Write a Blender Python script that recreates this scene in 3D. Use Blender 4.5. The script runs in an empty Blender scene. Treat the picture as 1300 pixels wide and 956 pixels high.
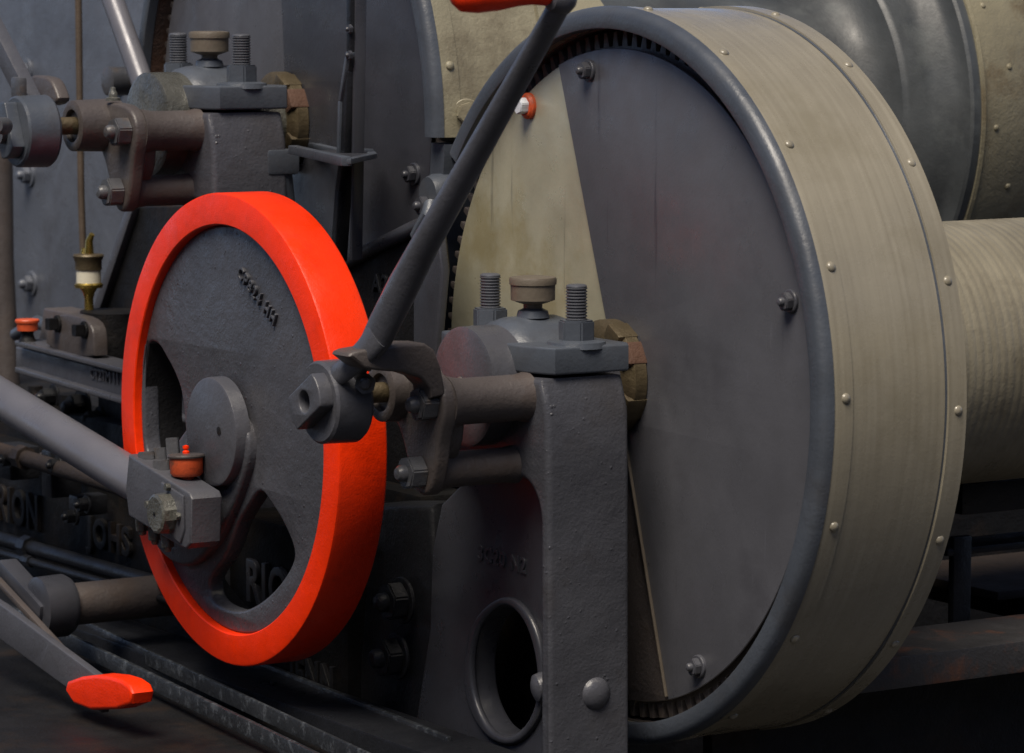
import bpy, bmesh, math, random
from mathutils import Vector, Matrix
random.seed(7)
PI = math.pi
S = bpy.context.scene
COL = S.collection
V = Vector

# ------------------------------------------------------------------ camera
F_PX = 4420.0
yaw, pitch, DIST = math.radians(58), math.atan(478 / 4420.0), 4.42
FW = V((math.cos(yaw) * math.cos(pitch), math.sin(yaw) * math.cos(pitch), -math.sin(pitch)))
RT = V((math.sin(yaw), -math.cos(yaw), 0))
UP = RT.cross(FW)
def ray(x, y): return FW + RT * ((x - 650) / F_PX) + UP * ((478 - y) / F_PX)
CAM = -DIST * ray(284, 546)
def P(x, y, X=None, Y=None, Z=None):
    """photo position -> point on a real plane X=, Y= or Z="""
    d = ray(x, y)
    t = (X - CAM.x) / d.x if X is not None else ((Y - CAM.y) / d.y if Y is not None else (Z - CAM.z) / d.z)
    return CAM + d * t
cam = bpy.data.cameras.new('camera'); co = bpy.data.objects.new('camera', cam); COL.objects.link(co)
co.matrix_world = Matrix.Translation(CAM) @ Matrix((RT, UP, -FW)).transposed().to_4x4()
cam.sensor_width = 36; cam.lens = 36 * F_PX / 1300; cam.clip_end = 3000; cam.clip_start = .05
cam.dof.use_dof = True; cam.dof.focus_distance = 4.25; cam.dof.aperture_fstop = 11
S.camera = co

# ------------------------------------------------------------------ materials
MAT = {}
def mat(name, col, rough=.45, metal=0., var=.25, bump=.35, grain=260., lump=28., spec=.5, stain=None, stain_amt=.5,
        stain_scale=9., streak=None, coat=0., pits=0., scuff=0.):
    m = bpy.data.materials.new(name); m.use_nodes = True
    nt = m.node_tree; N = nt.nodes; L = nt.links
    b = N['Principled BSDF']
    tc = N.new('ShaderNodeTexCoord')
    def noise(scale, det=4, rgh=.55, vec=None, st=None):
        n = N.new('ShaderNodeTexNoise'); n.inputs['Scale'].default_value = scale; n.inputs['Detail'].default_value = det
        n.inputs['Roughness'].default_value = rgh
        if st:
            mp = N.new('ShaderNodeMapping'); mp.inputs['Scale'].default_value = st
            L.new(tc.outputs['Object'], mp.inputs['Vector']); L.new(mp.outputs['Vector'], n.inputs['Vector'])
        else: L.new(tc.outputs['Object'], n.inputs['Vector'])
        return n
    def ramp(src, a, b_, c0=(0, 0, 0, 1), c1=(1, 1, 1, 1)):
        r = N.new('ShaderNodeValToRGB'); r.color_ramp.elements[0].position = a; r.color_ramp.elements[1].position = b_
        r.color_ramp.elements[0].color = c0; r.color_ramp.elements[1].color = c1
        L.new(src, r.inputs['Fac']); return r
    c = V(col)
    n1 = noise(6.5, 5)
    lo = tuple(c * (1 - var)) + (1,); hi = tuple(c * (1 + var)) + (1,)
    base = ramp(n1.outputs['Fac'], .32, .68, lo, hi).outputs['Color']
    if streak:
        ns = noise(1.0, 3, .6, st=streak)
        mx = N.new('ShaderNodeMix'); mx.data_type = 'RGBA'; mx.blend_type = 'MULTIPLY'; mx.inputs[0].default_value = .55
        rr = ramp(ns.outputs['Fac'], .3, .7, (.75, .73, .70, 1), (1.1, 1.1, 1.1, 1))
        L.new(base, mx.inputs[6]); L.new(rr.outputs['Color'], mx.inputs[7]); base = mx.outputs[2]
    if stain:
        n2 = noise(stain_scale, 7, .68)
        f = ramp(n2.outputs['Fac'], .52, .66, (0, 0, 0, 1), (stain_amt,) * 3 + (1,))
        mx = N.new('ShaderNodeMix'); mx.data_type = 'RGBA'
        L.new(f.outputs['Color'], mx.inputs[0]); L.new(base, mx.inputs[6]); mx.inputs[7].default_value = tuple(stain) + (1,)
        base = mx.outputs[2]
    if scuff:
        for sc_, lo_, hi_, cc_, am in (((3, 40, 2.2), .66, .72, (.035, .035, .045), .6), ((3, 5, 60), .71, .735, (.17, .17, .19), .35), ((20, 160, 9), .70, .74, (.17, .17, .2), .4)):
            ns = noise(1.0, 4, .6, st=sc_); f = ramp(ns.outputs['Fac'], lo_, hi_, (0, 0, 0, 1), (am * scuff,) * 3 + (1,))
            mx = N.new('ShaderNodeMix'); mx.data_type = 'RGBA'
            L.new(f.outputs['Color'], mx.inputs[0]); L.new(base, mx.inputs[6]); mx.inputs[7].default_value = cc_ + (1,); base = mx.outputs[2]
    L.new(base, b.inputs['Base Color'])
    n3 = noise(17, 6, .65)
    rr = N.new('ShaderNodeMapRange'); rr.inputs['To Min'].default_value = max(.05, rough - .14); rr.inputs['To Max'].default_value = min(1, rough + .16)
    rr.inputs['From Min'].default_value = .3; rr.inputs['From Max'].default_value = .7
    L.new(n3.outputs['Fac'], rr.inputs['Value']); L.new(rr.outputs['Result'], b.inputs['Roughness'])
    b.inputs['Metallic'].default_value = metal; b.inputs['Specular IOR Level'].default_value = spec
    b.inputs['Coat Weight'].default_value = coat; b.inputs['Coat Roughness'].default_value = .2
    # relief of cast iron under brushed paint: fine grain, lumps and sparse pimples
    g = noise(grain, 3, .6); l = noise(lump, 4, .6)
    vo = N.new('ShaderNodeTexVoronoi'); vo.inputs['Scale'].default_value = 85; L.new(tc.outputs['Object'], vo.inputs['Vector'])
    vr = ramp(vo.outputs['Distance'], .06, .2, (1, 1, 1, 1), (0, 0, 0, 1))
    msk = ramp(l.outputs['Fac'], .5, .6)
    def math_(op, a, b2):
        k = N.new('ShaderNodeMath'); k.operation = op
        for i, q in enumerate((a, b2)):
            if isinstance(q, (int, float)): k.inputs[i].default_value = q
            else: L.new(q, k.inputs[i])
        return k.outputs[0]
    h = math_('ADD', math_('MULTIPLY', g.outputs['Fac'], .3), math_('MULTIPLY', l.outputs['Fac'], 1.0))
    if pits: h = math_('ADD', h, math_('MULTIPLY', math_('MULTIPLY', vr.outputs['Color'], msk.outputs['Color']), pits))
    bp = N.new('ShaderNodeBump'); bp.inputs['Strength'].default_value = bump; bp.inputs['Distance'].default_value = .004
    L.new(h, bp.inputs['Height']); L.new(bp.outputs['Normal'], b.inputs['Normal'])
    MAT[name] = m
    return m
mat('grey_paint', (.068, .070, .083), .36, bump=.35, var=.16, stain=(.04, .038, .04), stain_amt=.45)
mat('rough_grey', (.060, .062, .074), .34, bump=.5, var=.22, pits=.5, lump=38, stain=(.045, .04, .04), stain_amt=.5, stain_scale=7)
mat('blue_grey', (.060, .070, .088), .38, bump=.28, var=.2, stain=(.05, .05, .055))
mat('plate_grey', (.088, .090, .104), .34, bump=.12, var=.14, stain=(.055, .055, .066), stain_amt=.6, stain_scale=4, scuff=1)
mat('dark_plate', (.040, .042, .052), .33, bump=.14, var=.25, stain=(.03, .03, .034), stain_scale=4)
mat('brown_grey', (.070, .060, .058), .42, bump=.5, var=.2, stain=(.075, .05, .035), stain_amt=.4, stain_scale=14)
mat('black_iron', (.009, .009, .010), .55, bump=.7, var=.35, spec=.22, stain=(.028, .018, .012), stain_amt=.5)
mat('black_gloss', (.013, .014, .017), .38, bump=.5, var=.3, spec=.3)
mat('red_paint', (.88, .034, .001), .36, bump=.35, var=.10, spec=.35, grain=420, lump=26, stain=(.35, .012, .002), stain_amt=.35, stain_scale=13)
mat('orange_paint', (.62, .09, .025), .5, bump=.3, var=.25, stain=(.1, .05, .03), stain_amt=.8, stain_scale=30)
mat('khaki_paint', (.250, .228, .176), .27, coat=.2, bump=.13, var=.08, spec=.6, streak=(150, 4, 4), stain=(.15, .13, .08), stain_amt=.35, stain_scale=5)
mat('khaki_rough', (.24, .22, .155), .45, bump=.5, var=.15, stain=(.10, .08, .05), stain_amt=.6, stain_scale=7)
mat('brass_sheet', (.44, .42, .31), .36, .35, bump=.12, var=.22, scuff=.6, stain=(.29, .22, .07), stain_amt=.5, stain_scale=5)
mat('old_brass', (.10, .078, .045), .5, .45, bump=.6, var=.35, stain=(.05, .03, .02))
mat('bright_brass', (.50, .36, .09), .28, .9, bump=.2, var=.3, stain=(.12, .08, .03))
mat('brown_cup', (.115, .096, .074), .5, bump=.3, var=.15)
mat('oily_steel', (.13, .13, .115), .3, .35, bump=1.0, var=.4, stain=(.04, .04, .03), stain_scale=25, coat=.3)
mat('thread_steel', (.09, .095, .11), .42, .2, bump=.2, var=.2)
mat('bolt_grey', (.07, .072, .08), .4, bump=.4, var=.2, stain=(.12, .075, .04), stain_amt=.45, stain_scale=40)
mat('copper_pipe', (.10, .075, .055), .5, .2, bump=.3, var=.3)
mat('rod_steel', (.13, .13, .15), .35, .15, bump=.12, var=.1)
mat('glass_milk', (.72, .68, .55), .15, bump=.05, var=.08, coat=.5)
mat('white_chip', (.6, .63, .68), .45, bump=.3, var=.15)
mat('rust', (.075, .036, .022), .75, bump=.8, var=.4, stain=(.05, .035, .03), stain_amt=.8)
mat('rusty_grey', (.035, .034, .036), .55, bump=.6, var=.3, stain=(.13, .05, .025), stain_amt=.8, stain_scale=11)
mat('rope_grey', (.21, .19, .14), .38, bump=.45, var=.25, streak=(75, 4, 4), stain=(.10, .085, .06), stain_amt=.6, stain_scale=8)
mat('dark_green', (.056, .062, .066), .50, bump=.22, var=.35, stain=(.10, .11, .11), stain_amt=.5, stain_scale=12)
mat('olive_dirty', (.20, .18, .12), .5, bump=.6, var=.2, stain=(.09, .055, .02), stain_amt=.8, stain_scale=6)
mat('oily_black', (.0055, .0055, .006), .6, bump=.7, var=.4, spec=.14, stain=(.018, .013, .009), stain_amt=.6)
mat('scuffed', (.025, .028, .033), .36, bump=.6, var=.3, stain=(.12, .135, .155), stain_amt=.6, stain_scale=60)
mat('cladding', (.100, .112, .140), .34, bump=.3, var=.2, stain=(.05, .05, .055), stain_scale=5, scuff=.6)
mat('dark_rust', (.030, .021, .017), .7, bump=.8, var=.4, stain=(.06, .03, .018), stain_amt=.6)
mat('deck', (.035, .034, .033), .8, bump=.6, var=.3)

# ------------------------------------------------------------------ mesh builder
def frame(c, axis, up=None):
    z = V(axis).normalized()
    u = V(up) if up is not None else (V((0, 0, 1)) if abs(z.z) < .9 else V((1, 0, 0)))
    x = u.cross(z)
    if x.length < 1e-6: x = V((0, 1, 0)).cross(z)
    x.normalize(); y = z.cross(x)
    m = Matrix((x, y, z)).transposed().to_4x4(); m.translation = V(c); return m
class MB:
    def __init__(s): s.bm = bmesh.new()
    def _add(s, verts, faces, M=None):
        vs = [s.bm.verts.new((M @ V(v)) if M else V(v)) for v in verts]
        out = []
        for f in faces:
            try: out.append(s.bm.faces.new([vs[i] for i in f]))
            except ValueError: pass
        return vs, out
    def lathe(s, prof, c, axis=(1, 0, 0), n=48, a0=0., a1=360., up=None, wob=0.):
        """prof: (h, r) along axis; closed ring profile if first == last"""
        M = frame(c, axis, up); full = abs(a1 - a0) >= 359.9
        k = n if full else n + 1
        verts = []; ph = random.random() * 6
        for i in range(k):
            a = math.radians(a0 + (a1 - a0) * i / n)
            for (h, r) in prof:
                w = 1 + wob * (math.sin(3 * a + ph) + .6 * math.sin(7 * a + 2 * ph + h * 9))
                verts.append((r * w * math.sin(a), r * w * math.cos(a), h))
        p = len(prof); faces = []
        for i in range(n):
            j = (i + 1) % k
            for q in range(p - 1): faces.append((i * p + q, i * p + q + 1, j * p + q + 1, j * p + q))
        vs, fs = s._add(verts, faces, M)
        closed = (prof[0] == prof[-1])
        if full and not closed:
            for q in (0, p - 1):
                if prof[q][1] > 1e-5:
                    try: s.bm.faces.new([vs[i * p + q] for i in range(k)])
                    except ValueError: pass
        if not full:
            for i in (0, k - 1):
                try: s.bm.faces.new([vs[i * p + q] for q in range(p - (1 if closed else 0))])
                except ValueError: pass
        return s
    def cyl(s, a, b, r, r2=None, n=32, bev=.0015):
        a, b = V(a), V(b); L = (b - a).length; r2 = r if r2 is None else r2
        return s.lathe([(0, r - bev), (bev, r), (L - bev, r2), (L, r2 - bev)], a, b - a, n)
    def box(s, c, size, M=None, bev=.002, seg=2):
        t = bmesh.new(); bmesh.ops.create_cube(t, size=1)
        for v in t.verts: v.co = V((v.co.x * size[0], v.co.y * size[1], v.co.z * size[2]))
        if bev: bmesh.ops.bevel(t, geom=t.edges[:], offset=bev, segments=seg, profile=.6, affect='EDGES')
        T = Matrix.Translation(V(c)) @ (M if M else Matrix.Identity(4))
        return s.merge(t, T)
    def merge(s, t, M=None):
        if M: bmesh.ops.transform(t, matrix=M, verts=t.verts)
        me = bpy.data.meshes.new('t'); t.to_mesh(me); t.free(); s.bm.from_mesh(me); bpy.data.meshes.remove(me); return s
    def hexa(s, c, axis, af, h, up=None, n=6, spin=0.):
        """nut or bolt head: a chamfered prism; af = across flats"""
        M = frame(c, axis, up) @ Matrix.Rotation(spin, 4, 'Z'); R = af / 2 / math.cos(PI / n)
        t = bmesh.new(); lo = []; hi = []
        for i in range(n):
            a = 2 * PI * i / n; lo.append(t.verts.new((R * math.cos(a), R * math.sin(a), 0))); hi.append(t.verts.new((R * math.cos(a), R * math.sin(a), h)))
        t.faces.new(lo[::-1]); t.faces.new(hi)
        for i in range(n): t.faces.new((lo[i], lo[(i + 1) % n], hi[(i + 1) % n], hi[i]))
        bmesh.ops.bevel(t, geom=[e for e in t.edges], offset=R * .09, segments=2, affect='EDGES')
        return s.merge(t, M)
    def dome(s, c, axis, r, h, n=16):
        return s.lathe([(0, r), (h * .35, r * .96), (h * .7, r * .72), (h * .93, r * .38), (h, 0.0001)], c, axis, n)
    def thread(s, a, b, r, pitch, n=28):
        a, b = V(a), V(b); L = (b - a).length; prof = [(0, r * .88)]; h = 0
        while h < L - 1.6 * pitch:
            prof += [(h + pitch * .18, r * .87), (h + pitch * .45, r), (h + pitch * .72, r), (h + pitch * .98, r * .87)]; h += pitch
        prof += [(L - pitch * .9, r * .98), (L - pitch * .5, r * .95), (L - .1 * pitch, r * .8), (L, r * .6)]
        return s.lathe(prof, a, b - a, n)
    def tube(s, pts, radii, n=20, flat=1., up=None):
        pts = [V(p) for p in pts]; rings = []
        u = V(up) if up is not None else V((1, 0, 0))
        for i, p in enumerate(pts):
            d = (pts[min(i + 1, len(pts) - 1)] - pts[max(i - 1, 0)]).normalized()
            if abs(d.dot(u)) > .95: u = V((0, 0, 1))
            x = (u - d * u.dot(d)).normalized(); y = d.cross(x); r = radii[i] if isinstance(radii, (list, tuple)) else radii
            fl = flat[i] if isinstance(flat, (list, tuple)) else flat
            rings.append([s.bm.verts.new(p + x * (r * fl * math.cos(2 * PI * k / n)) + y * (r * math.sin(2 * PI * k / n))) for k in range(n)])
        for i in range(len(pts) - 1):
            for k in range(n): s.bm.faces.new((rings[i][k], rings[i][(k + 1) % n], rings[i + 1][(k + 1) % n], rings[i + 1][k]))
        s.bm.faces.new(rings[0][::-1]); s.bm.faces.new(rings[-1]); return s
    def _curve(s, cu, M):
        ob = bpy.data.objects.new('tmp', cu); COL.objects.link(ob)
        dg = bpy.context.evaluated_depsgraph_get(); dg.update()
        me = bpy.data.meshes.new_from_object(ob.evaluated_get(dg)); me.transform(M)
        s.bm.from_mesh(me); bpy.data.objects.remove(ob); bpy.data.curves.remove(cu); bpy.data.meshes.remove(me); return s
    def plate(s, loops, h0, h1, M=None, bev=.002, res=2):
        """loops: outer outline then holes, in (u, v); M maps (u, v, h).  Default: face towards -X, u = -Y, v = Z, h = X"""
        cu = bpy.data.curves.new('t', 'CURVE'); cu.dimensions = '2D'; cu.fill_mode = 'BOTH'
        for lp in loops:
            sp = cu.splines.new('POLY'); sp.points.add(len(lp) - 1); sp.use_cyclic_u = True
            for p, q in zip(sp.points, lp): p.co = (q[0], q[1], 0, 1)
        bev = min(bev, (h1 - h0) * .45)
        cu.extrude = (h1 - h0) / 2 - bev; cu.bevel_depth = bev; cu.bevel_resolution = res; cu.offset = -bev
        B = YZ if M is None else M
        return s._curve(cu, B @ Matrix.Translation((0, 0, -(h0 + h1) / 2 if M is None else (h0 + h1) / 2)))
    def text(s, txt, o, xd, yd, size, ex=.003, bold=.0, space=1., align='CENTER', squash=1.):
        cu = bpy.data.curves.new('t', 'FONT'); cu.body = txt; cu.size = size; cu.extrude = ex; cu.offset = bold; cu.bevel_depth = ex * .3
        cu.align_x = align; cu.align_y = 'CENTER'; cu.space_character = space; cu.resolution_u = 4
        x = V(xd).normalized(); z = x.cross(V(yd)).normalized(); y = z.cross(x)
        M = Matrix((x, y, z)).transposed().to_4x4(); M.translation = V(o)
        return s._curve(cu, M @ Matrix.Diagonal((squash, 1, 1, 1)))
    def build(s, name, m, parent=None, sharp=38, label=None, weld=True):
        if weld: bmesh.ops.remove_doubles(s.bm, verts=s.bm.verts, dist=1e-6)
        bmesh.ops.recalc_face_normals(s.bm, faces=s.bm.faces)
        me = bpy.data.meshes.new(name); s.bm.to_mesh(me); s.bm.free()
        me.polygons.foreach_set('use_smooth', [True] * len(me.polygons))
        me.set_sharp_from_angle(angle=math.radians(sharp))
        ob = bpy.data.objects.new(name, me); COL.objects.link(ob); me.materials.append(MAT[m])
        if parent is not None:
            w = WL[parent.name]; me.transform(Matrix.Translation(-w)); ob.parent = parent; WL[ob.name] = w
        else: WL[ob.name] = V((0, 0, 0))
        if label: ob['label'] = label
        return ob
YZ = Matrix(((0, 0, -1, 0), (-1, 0, 0, 0), (0, 1, 0, 0), (0, 0, 0, 1)))   # (u,v,w) -> X=-w, Y=-u, Z=v
XZ = Matrix(((1, 0, 0, 0), (0, 0, 1, 0), (0, 1, 0, 0), (0, 0, 0, 1)))      # (u,v,h) -> X=u, Y=h, Z=v
WL = {}
def tag(o, label, cat, group=None, kind=None):
    if label: o['label'] = label
    if cat: o['category'] = cat
    if group: o['group'] = group
    if kind: o['kind'] = kind
    return o
def thing(name, loc, label, cat, group=None):
    o = bpy.data.objects.new(name, None); COL.objects.link(o); o.location = V(loc); o.empty_display_size = .05
    WL[o.name] = V(loc); return tag(o, label, cat, group)
def copypart(o, parent, delta=(0, 0, 0)):
    c = o.copy(); COL.objects.link(c); c.parent = parent; c.location = o.location + V(delta); WL[c.name] = WL[o.name]
    return c
def copytree(o, loc=None, parent=None):
    c = o.copy(); COL.objects.link(c); c.parent = parent
    if loc is not None: c.location = V(loc)
    WL[c.name] = WL[o.name]
    for ch in [k for k in bpy.data.objects if k.parent == o]: copytree(ch, None, c)
    return c
def circ(cy, cz, r, n=96, a0=0, a1=360):
    full = abs(a1 - a0) >= 359.9; k = n if full else n + 1
    return [(-cy + r * math.sin(math.radians(a0 + (a1 - a0) * i / n)), cz + r * math.cos(math.radians(a0 + (a1 - a0) * i / n))) for i in range(k)]
def px(pts, X): return [(-p.y, p.z) for p in (P(x, y, X=X) for x, y in pts)]
def pxy(pts, Y): return [(p.x, p.z) for p in (P(x, y, Y=Y) for x, y in pts)]
def smooth(pts, it=2):
    for _ in range(it):
        o = []
        for i in range(len(pts)):
            a, b = pts[i], pts[(i + 1) % len(pts)]
            o += [(a[0] * .75 + b[0] * .25, a[1] * .75 + b[1] * .25), (a[0] * .25 + b[0] * .75, a[1] * .25 + b[1] * .75)]
        pts = o
    return pts
NX, PZ = V((-1, 0, 0)), V((0, 0, 1))
def bolt(parent, c, axis, af, h, m='bolt_grey', washer=0, shank=0, spin=.3, n=6, name='bolt'):
    b = MB(); c = V(c); ax = V(axis).normalized()
    if washer: b.lathe([(0, washer), (.003, washer), (.004, washer - .001), (.004, .0001)], c, ax, 28); c = c + ax * .004
    b.hexa(c, ax, af, h, spin=spin, n=n)
    if shank: b.lathe([(h - .001, shank), (h + shank * .7, shank), (h + shank * 1.1, shank * .7), (h + shank * 1.25, .0001)], c, ax, 20)
    return b.build(name, m, parent)

# ================================================================== CRANK WHEEL
w = thing('crank_wheel', (0, 0, 0), 'crank wheel with bright red rim and rough dark grey cast face', 'wheel')
R = .301
MB().lathe([(.012, .260), (.0015, .2605), (0, .262), (0, R - .0035), (.001, R - .0012), (.0040, R), (.064, R), (.067, R - .002), (.068, R - .005), (.068, .262), (.064, .26), (.012, .260)],
           (0, 0, 0), (1, 0, 0), 160, wob=.0008).build('rim', 'red_paint', w)
MB().lathe([(.013, .2525), (.013, .2612), (.0675, .2612), (.0675, .2525), (.013, .2525)], (0, 0, 0), (1, 0, 0), 120).build('rim_lining', 'black_iron', w)
holeA = smooth(px([(186, 572), (184, 520), (184, 470), (186, 440), (194, 432), (204, 438), (212, 452), (224, 474), (233, 500), (237, 545), (238, 580), (225, 600), (200, 600)], .012), 2)
holeB = smooth(px([(331, 618), (347, 640), (362, 664), (375, 695), (375, 712), (362, 735), (345, 755), (325, 770), (305, 777), (285, 772), (270, 762), (265, 745), (270, 728), (284, 712), (294, 690), (302, 664), (314, 645)], .012), 2)
d = MB().plate([circ(0, 0, .2605, 140), holeA, holeB], .010, .034, bev=.004)
# broad cast web that carries the crank pin
d.plate([smooth(px([(262, 520), (290, 512), (312, 535), (319, 575), (308, 615), (292, 655), (268, 700), (240, 722), (215, 712), (196, 690), (188, 655), (192, 620), (210, 590), (235, 545)], .0), 2)], -.003, .020, bev=.006, res=4)
d.build('wheel_disc', 'rough_grey', w)
hub = P(280, 546, X=-.02)
MB().lathe([(-.017, .0001), (-.017, .0665), (-.0155, .0690), (-.013, .0698), (.004, .0700)], (0, .005, -.002), (1, 0, 0), 64).build('hub', 'grey_paint', w)
c = P(278, 547, X=-.0173)
MB().lathe([(-.0006, .0055), (-.0009, .0001)], c, (1, 0, 0), 16).build('centre_hole', 'black_iron', w)
a, b_ = P(303, 342, X=.009), P(352, 410, X=.009)
xd = (b_ - a).normalized(); yd = NX.cross(xd)
MB().text('CP824 HH', (a + b_) / 2, xd, yd, .0235, .0024, .0, 1.28, squash=.88).build('cast_number', 'rough_grey', w)

# ================================================================== CONNECTING ROD
cr = thing('connecting_rod', P(215, 640, X=-.08), 'long tapered steel connecting rod with square big end block bolted on the crank wheel pin', 'connecting rod')
blk = px([(163, 577), (240, 626), (243, 634), (241, 690), (236, 697), (228, 694), (163, 655), (159, 620)], -.064)
MB().plate([blk], -.064, -.020, bev=.003, res=3).build('big_end', 'grey_paint', cr)
MB().plate([px([(204, 612), (232, 630), (233, 672), (228, 690), (201, 668)], -.067)], -.067, -.062, bev=.0015).build('pad_plate', 'grey_paint', cr)
a = P(150, 597, X=-.034); b_ = P(-60, 468, X=-.034)
MB().tube([a - (b_ - a).normalized() * .09, a, b_, b_ + (b_ - a) * 2.2], [.0265, .0275, .0275, .026], 40).build('rod_shank', 'rod_steel', cr)
pc = P(216, 651, X=-.064)
p = MB().lathe([(-.022, .0001), (-.022, .022), (-.020, .0255), (0, .0265), (.04, .0265)], pc, (1, 0, 0), 12, up=(0, .3, 1))
p.build('crank_pin', 'oily_steel', cr, sharp=20)
MB().lathe([(-.0228, .0028), (-.0232, .0001)], pc, (1, 0, 0), 12).build('pin_centre', 'black_iron', cr)
for q in ((190, 640), (228, 655), (215, 618)):
    pt = P(q[0], q[1], X=-.067); MB().hexa(pt, NX, .009, .006).build('small_bolt', 'oily_steel', cr)
for (x, y, X, h, r) in ((187, 585, -.046, .008, .0105), (206, 596, -.048, .008, .0105), (221, 589, -.030, .030, .0080), (203, 578, -.030, .006, .009)):
    pt = P(x, y, X=X); up = V((0, .13, 1)).normalized()
    bolt(cr, pt - up * .010, up, r * 2, h + .014, 'bolt_grey', shank=0)
cc = P(237, 600, X=-.036); up = V((0, .05, 1)).normalized()
cup = MB().lathe([(-.03, .009), (-.006, .009), (-.004, .018), (.0, .021), (.020, .0215)], cc, up, 36).build('oil_cup', 'orange_paint', cr)
MB().lathe([(.0195, .0235), (.0215, .0242), (.0235, .0235), (.0245, .010), (.0248, .0001)], cc, up, 36).build('lid', 'brown_grey', cup)
MB().lathe([(.0245, .0045), (.027, .0045), (.029, .0025), (.031, .0042), (.034, .0042), (.0355, .0001)], cc, up, 16).build('red_knob', 'red_paint', cup)
for (x, y) in ((180, 668), (196, 680), (212, 689)):
    pt = P(x, y, X=-.040); bolt(cr, pt + V((0, 0, .012)), (0, -.1, -1), .016, .018, 'oily_steel', shank=.005)

# ================================================================== SHAFT STATIONS
O1 = V((0, -.42, .089))
D2 = V((0, .838, .284))
XP = .132
def pedestal(label):
    t = thing('bearing_pedestal', O1 + V((.2, 0, -.5)), label, 'bearing pedestal', 'iron bearing pedestals that carry the drum shafts')
    def yz(pts): return [(-(O1.y + y), O1.z + z) for y, z in pts]
    b = MB()
    # bearing block below the split, post down the front edge and round inner corner
    b.plate([yz([(-.121, .018), (-.135, -.02), (-.137, -.10), (-.142, -.66), (-.121, -.66), (-.120, -.150)] +
               [(-.120 + .045 * (1 - math.cos(math.radians(k))), -.150 + .048 * math.sin(math.radians(k))) for k in (15, 30, 45, 60, 75, 90)] +
               [(.06, -.105), (.115, -.08), (.122, .018)])], XP, XP + .115, bev=.008, res=4)
    b.build('frame_casting', 'rough_grey', t)
    c = MB()
    M = Matrix.Translation((O1.x, O1.y, O1.z + .021))
    # cap: bevelled flange plan, hump on top
    XYm = Matrix.Translation((0, 0, O1.z + .022))
    plan = [(XP + .0, -.085), (XP + .016, -.128), (XP + .118, -.128), (XP + .128, -.112), (XP + .128, .112), (XP + .118, .128), (XP + .016, .128), (XP + .0, .085)]
    c.plate([[(x, O1.y + y) for x, y in plan]], 0, .032, M=XYm, bev=.003)
    hump = [(.064 * math.cos(math.radians(a)), .076 * math.sin(math.radians(a)) + .006) for a in range(0, 181, 10)]
    hump = [(y, max(z, .03)) for y, z in hump if True]
    c.lathe([(XP + .004, .030), (XP + .004, .048), (XP + .009, .060), (XP + .020, .069), (XP + .034, .0725), (XP + .096, .0725), (XP + .110, .068), (XP + .118, .056), (XP + .120, .03)], (0, O1.y, O1.z + .007), (1, 0, 0), 64)
    cp = c.build('bearing_cap', 'blue_grey', t)
    MB().lathe([(-.010, .020), (-.002, .018), (.002, .010)], O1 + V((.196, -.004, .088)), PZ, 24).build('boss', 'blue_grey', cp)
    for dy in (-.096, .096):
        s = O1 + V((.198, dy, .0))
        MB().lathe([(.050, .036), (.057, .034), (.059, .026)], s, PZ, 24).build('spot_face', 'blue_grey', cp)
        nt = MB().hexa(s + V((0, 0, .057)), PZ, .038, .025, spin=.75).build('nut', 'blue_grey', t)
        MB().thread(s + V((0, 0, .081)), s + V((0, 0, .124)), .0128, .0036).build('stud', 'thread_steel', t)
    g = O1 + V((.196, -.004, 0))
    gc = MB().lathe([(.080, .011), (.094, .0115), (.0955, .017), (.099, .0265), (.118, .0268)], g, PZ, 40).build('grease_cup', 'brown_cup', t)
    MB().lathe([(.1175, .0282), (.1235, .0285), (.126, .0275), (.127, .020), (.127, .0001)], g, PZ, 40).build('lid', 'brown_cup', gc)
    return t
ped1 = pedestal('grey cast bearing pedestal in front of the brass plate, right of the red rimmed wheel')
ped2 = copytree(ped1, V(ped1.location) + D2)
tag(ped2, 'grey cast bearing pedestal at upper left, above and behind the red rimmed wheel', 'bearing pedestal')
# web cheek of the near pedestal
web = P(640, 700, X=.165)
wt = thing('side_frame', V((.165, -.35, -.6)), 'grey cast side frame plate with oval hand hole below the near clutch tubes', 'frame plate')
ov = smooth(px([(632, 770), (652, 772), (672, 800), (683, 850), (680, 900), (655, 935), (625, 930), (603, 890), (598, 840), (608, 795)], .165), 2)
WB = [(708, 560), (650, 560), (600, 600), (560, 640), (548, 700), (545, 800), (520, 960), (560, 1100), (712, 1100)]
MB().plate([px(WB, .165), ov], .165, .20, bev=.004).build('web_plate', 'dark_plate', wt)  # darker than the pedestal casting: shade below the bearing put into its colour
lip = smooth(px([(633, 756), (660, 762), (683, 800), (692, 856), (688, 908), (658, 948), (622, 943), (592, 898), (587, 840), (600, 785)], .160), 2)
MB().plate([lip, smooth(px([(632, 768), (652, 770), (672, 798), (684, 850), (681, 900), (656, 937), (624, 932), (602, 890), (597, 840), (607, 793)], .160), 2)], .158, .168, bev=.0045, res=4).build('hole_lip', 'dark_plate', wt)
a, b_ = P(612, 700, X=.165), P(664, 722, X=.165)
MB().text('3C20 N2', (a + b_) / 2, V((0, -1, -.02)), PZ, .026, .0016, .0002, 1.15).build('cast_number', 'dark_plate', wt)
bb = P(690, 872, X=.16)
MB().lathe([(-.014, .0001), (-.013, .010), (-.010, .016), (-.002, .018), (.03, .018)], bb, (1, -.2, .1), 24).build('lug', 'grey_paint', wt)
bb = P(755, 880, Y=-.556)
MB().dome(bb, (0, -1, 0), .020, .012, 24).build('lug', 'grey_paint', wt)
for (x, y, r) in ((512, 762, .022), (505, 833, .022), (640, 800, .012)):
    bolt(wt, P(x, y, X=(.16 if r > .02 else .32)), NX, r * 2, .022, 'black_gloss', washer=r * 1.35, shank=r * .55)
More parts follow.
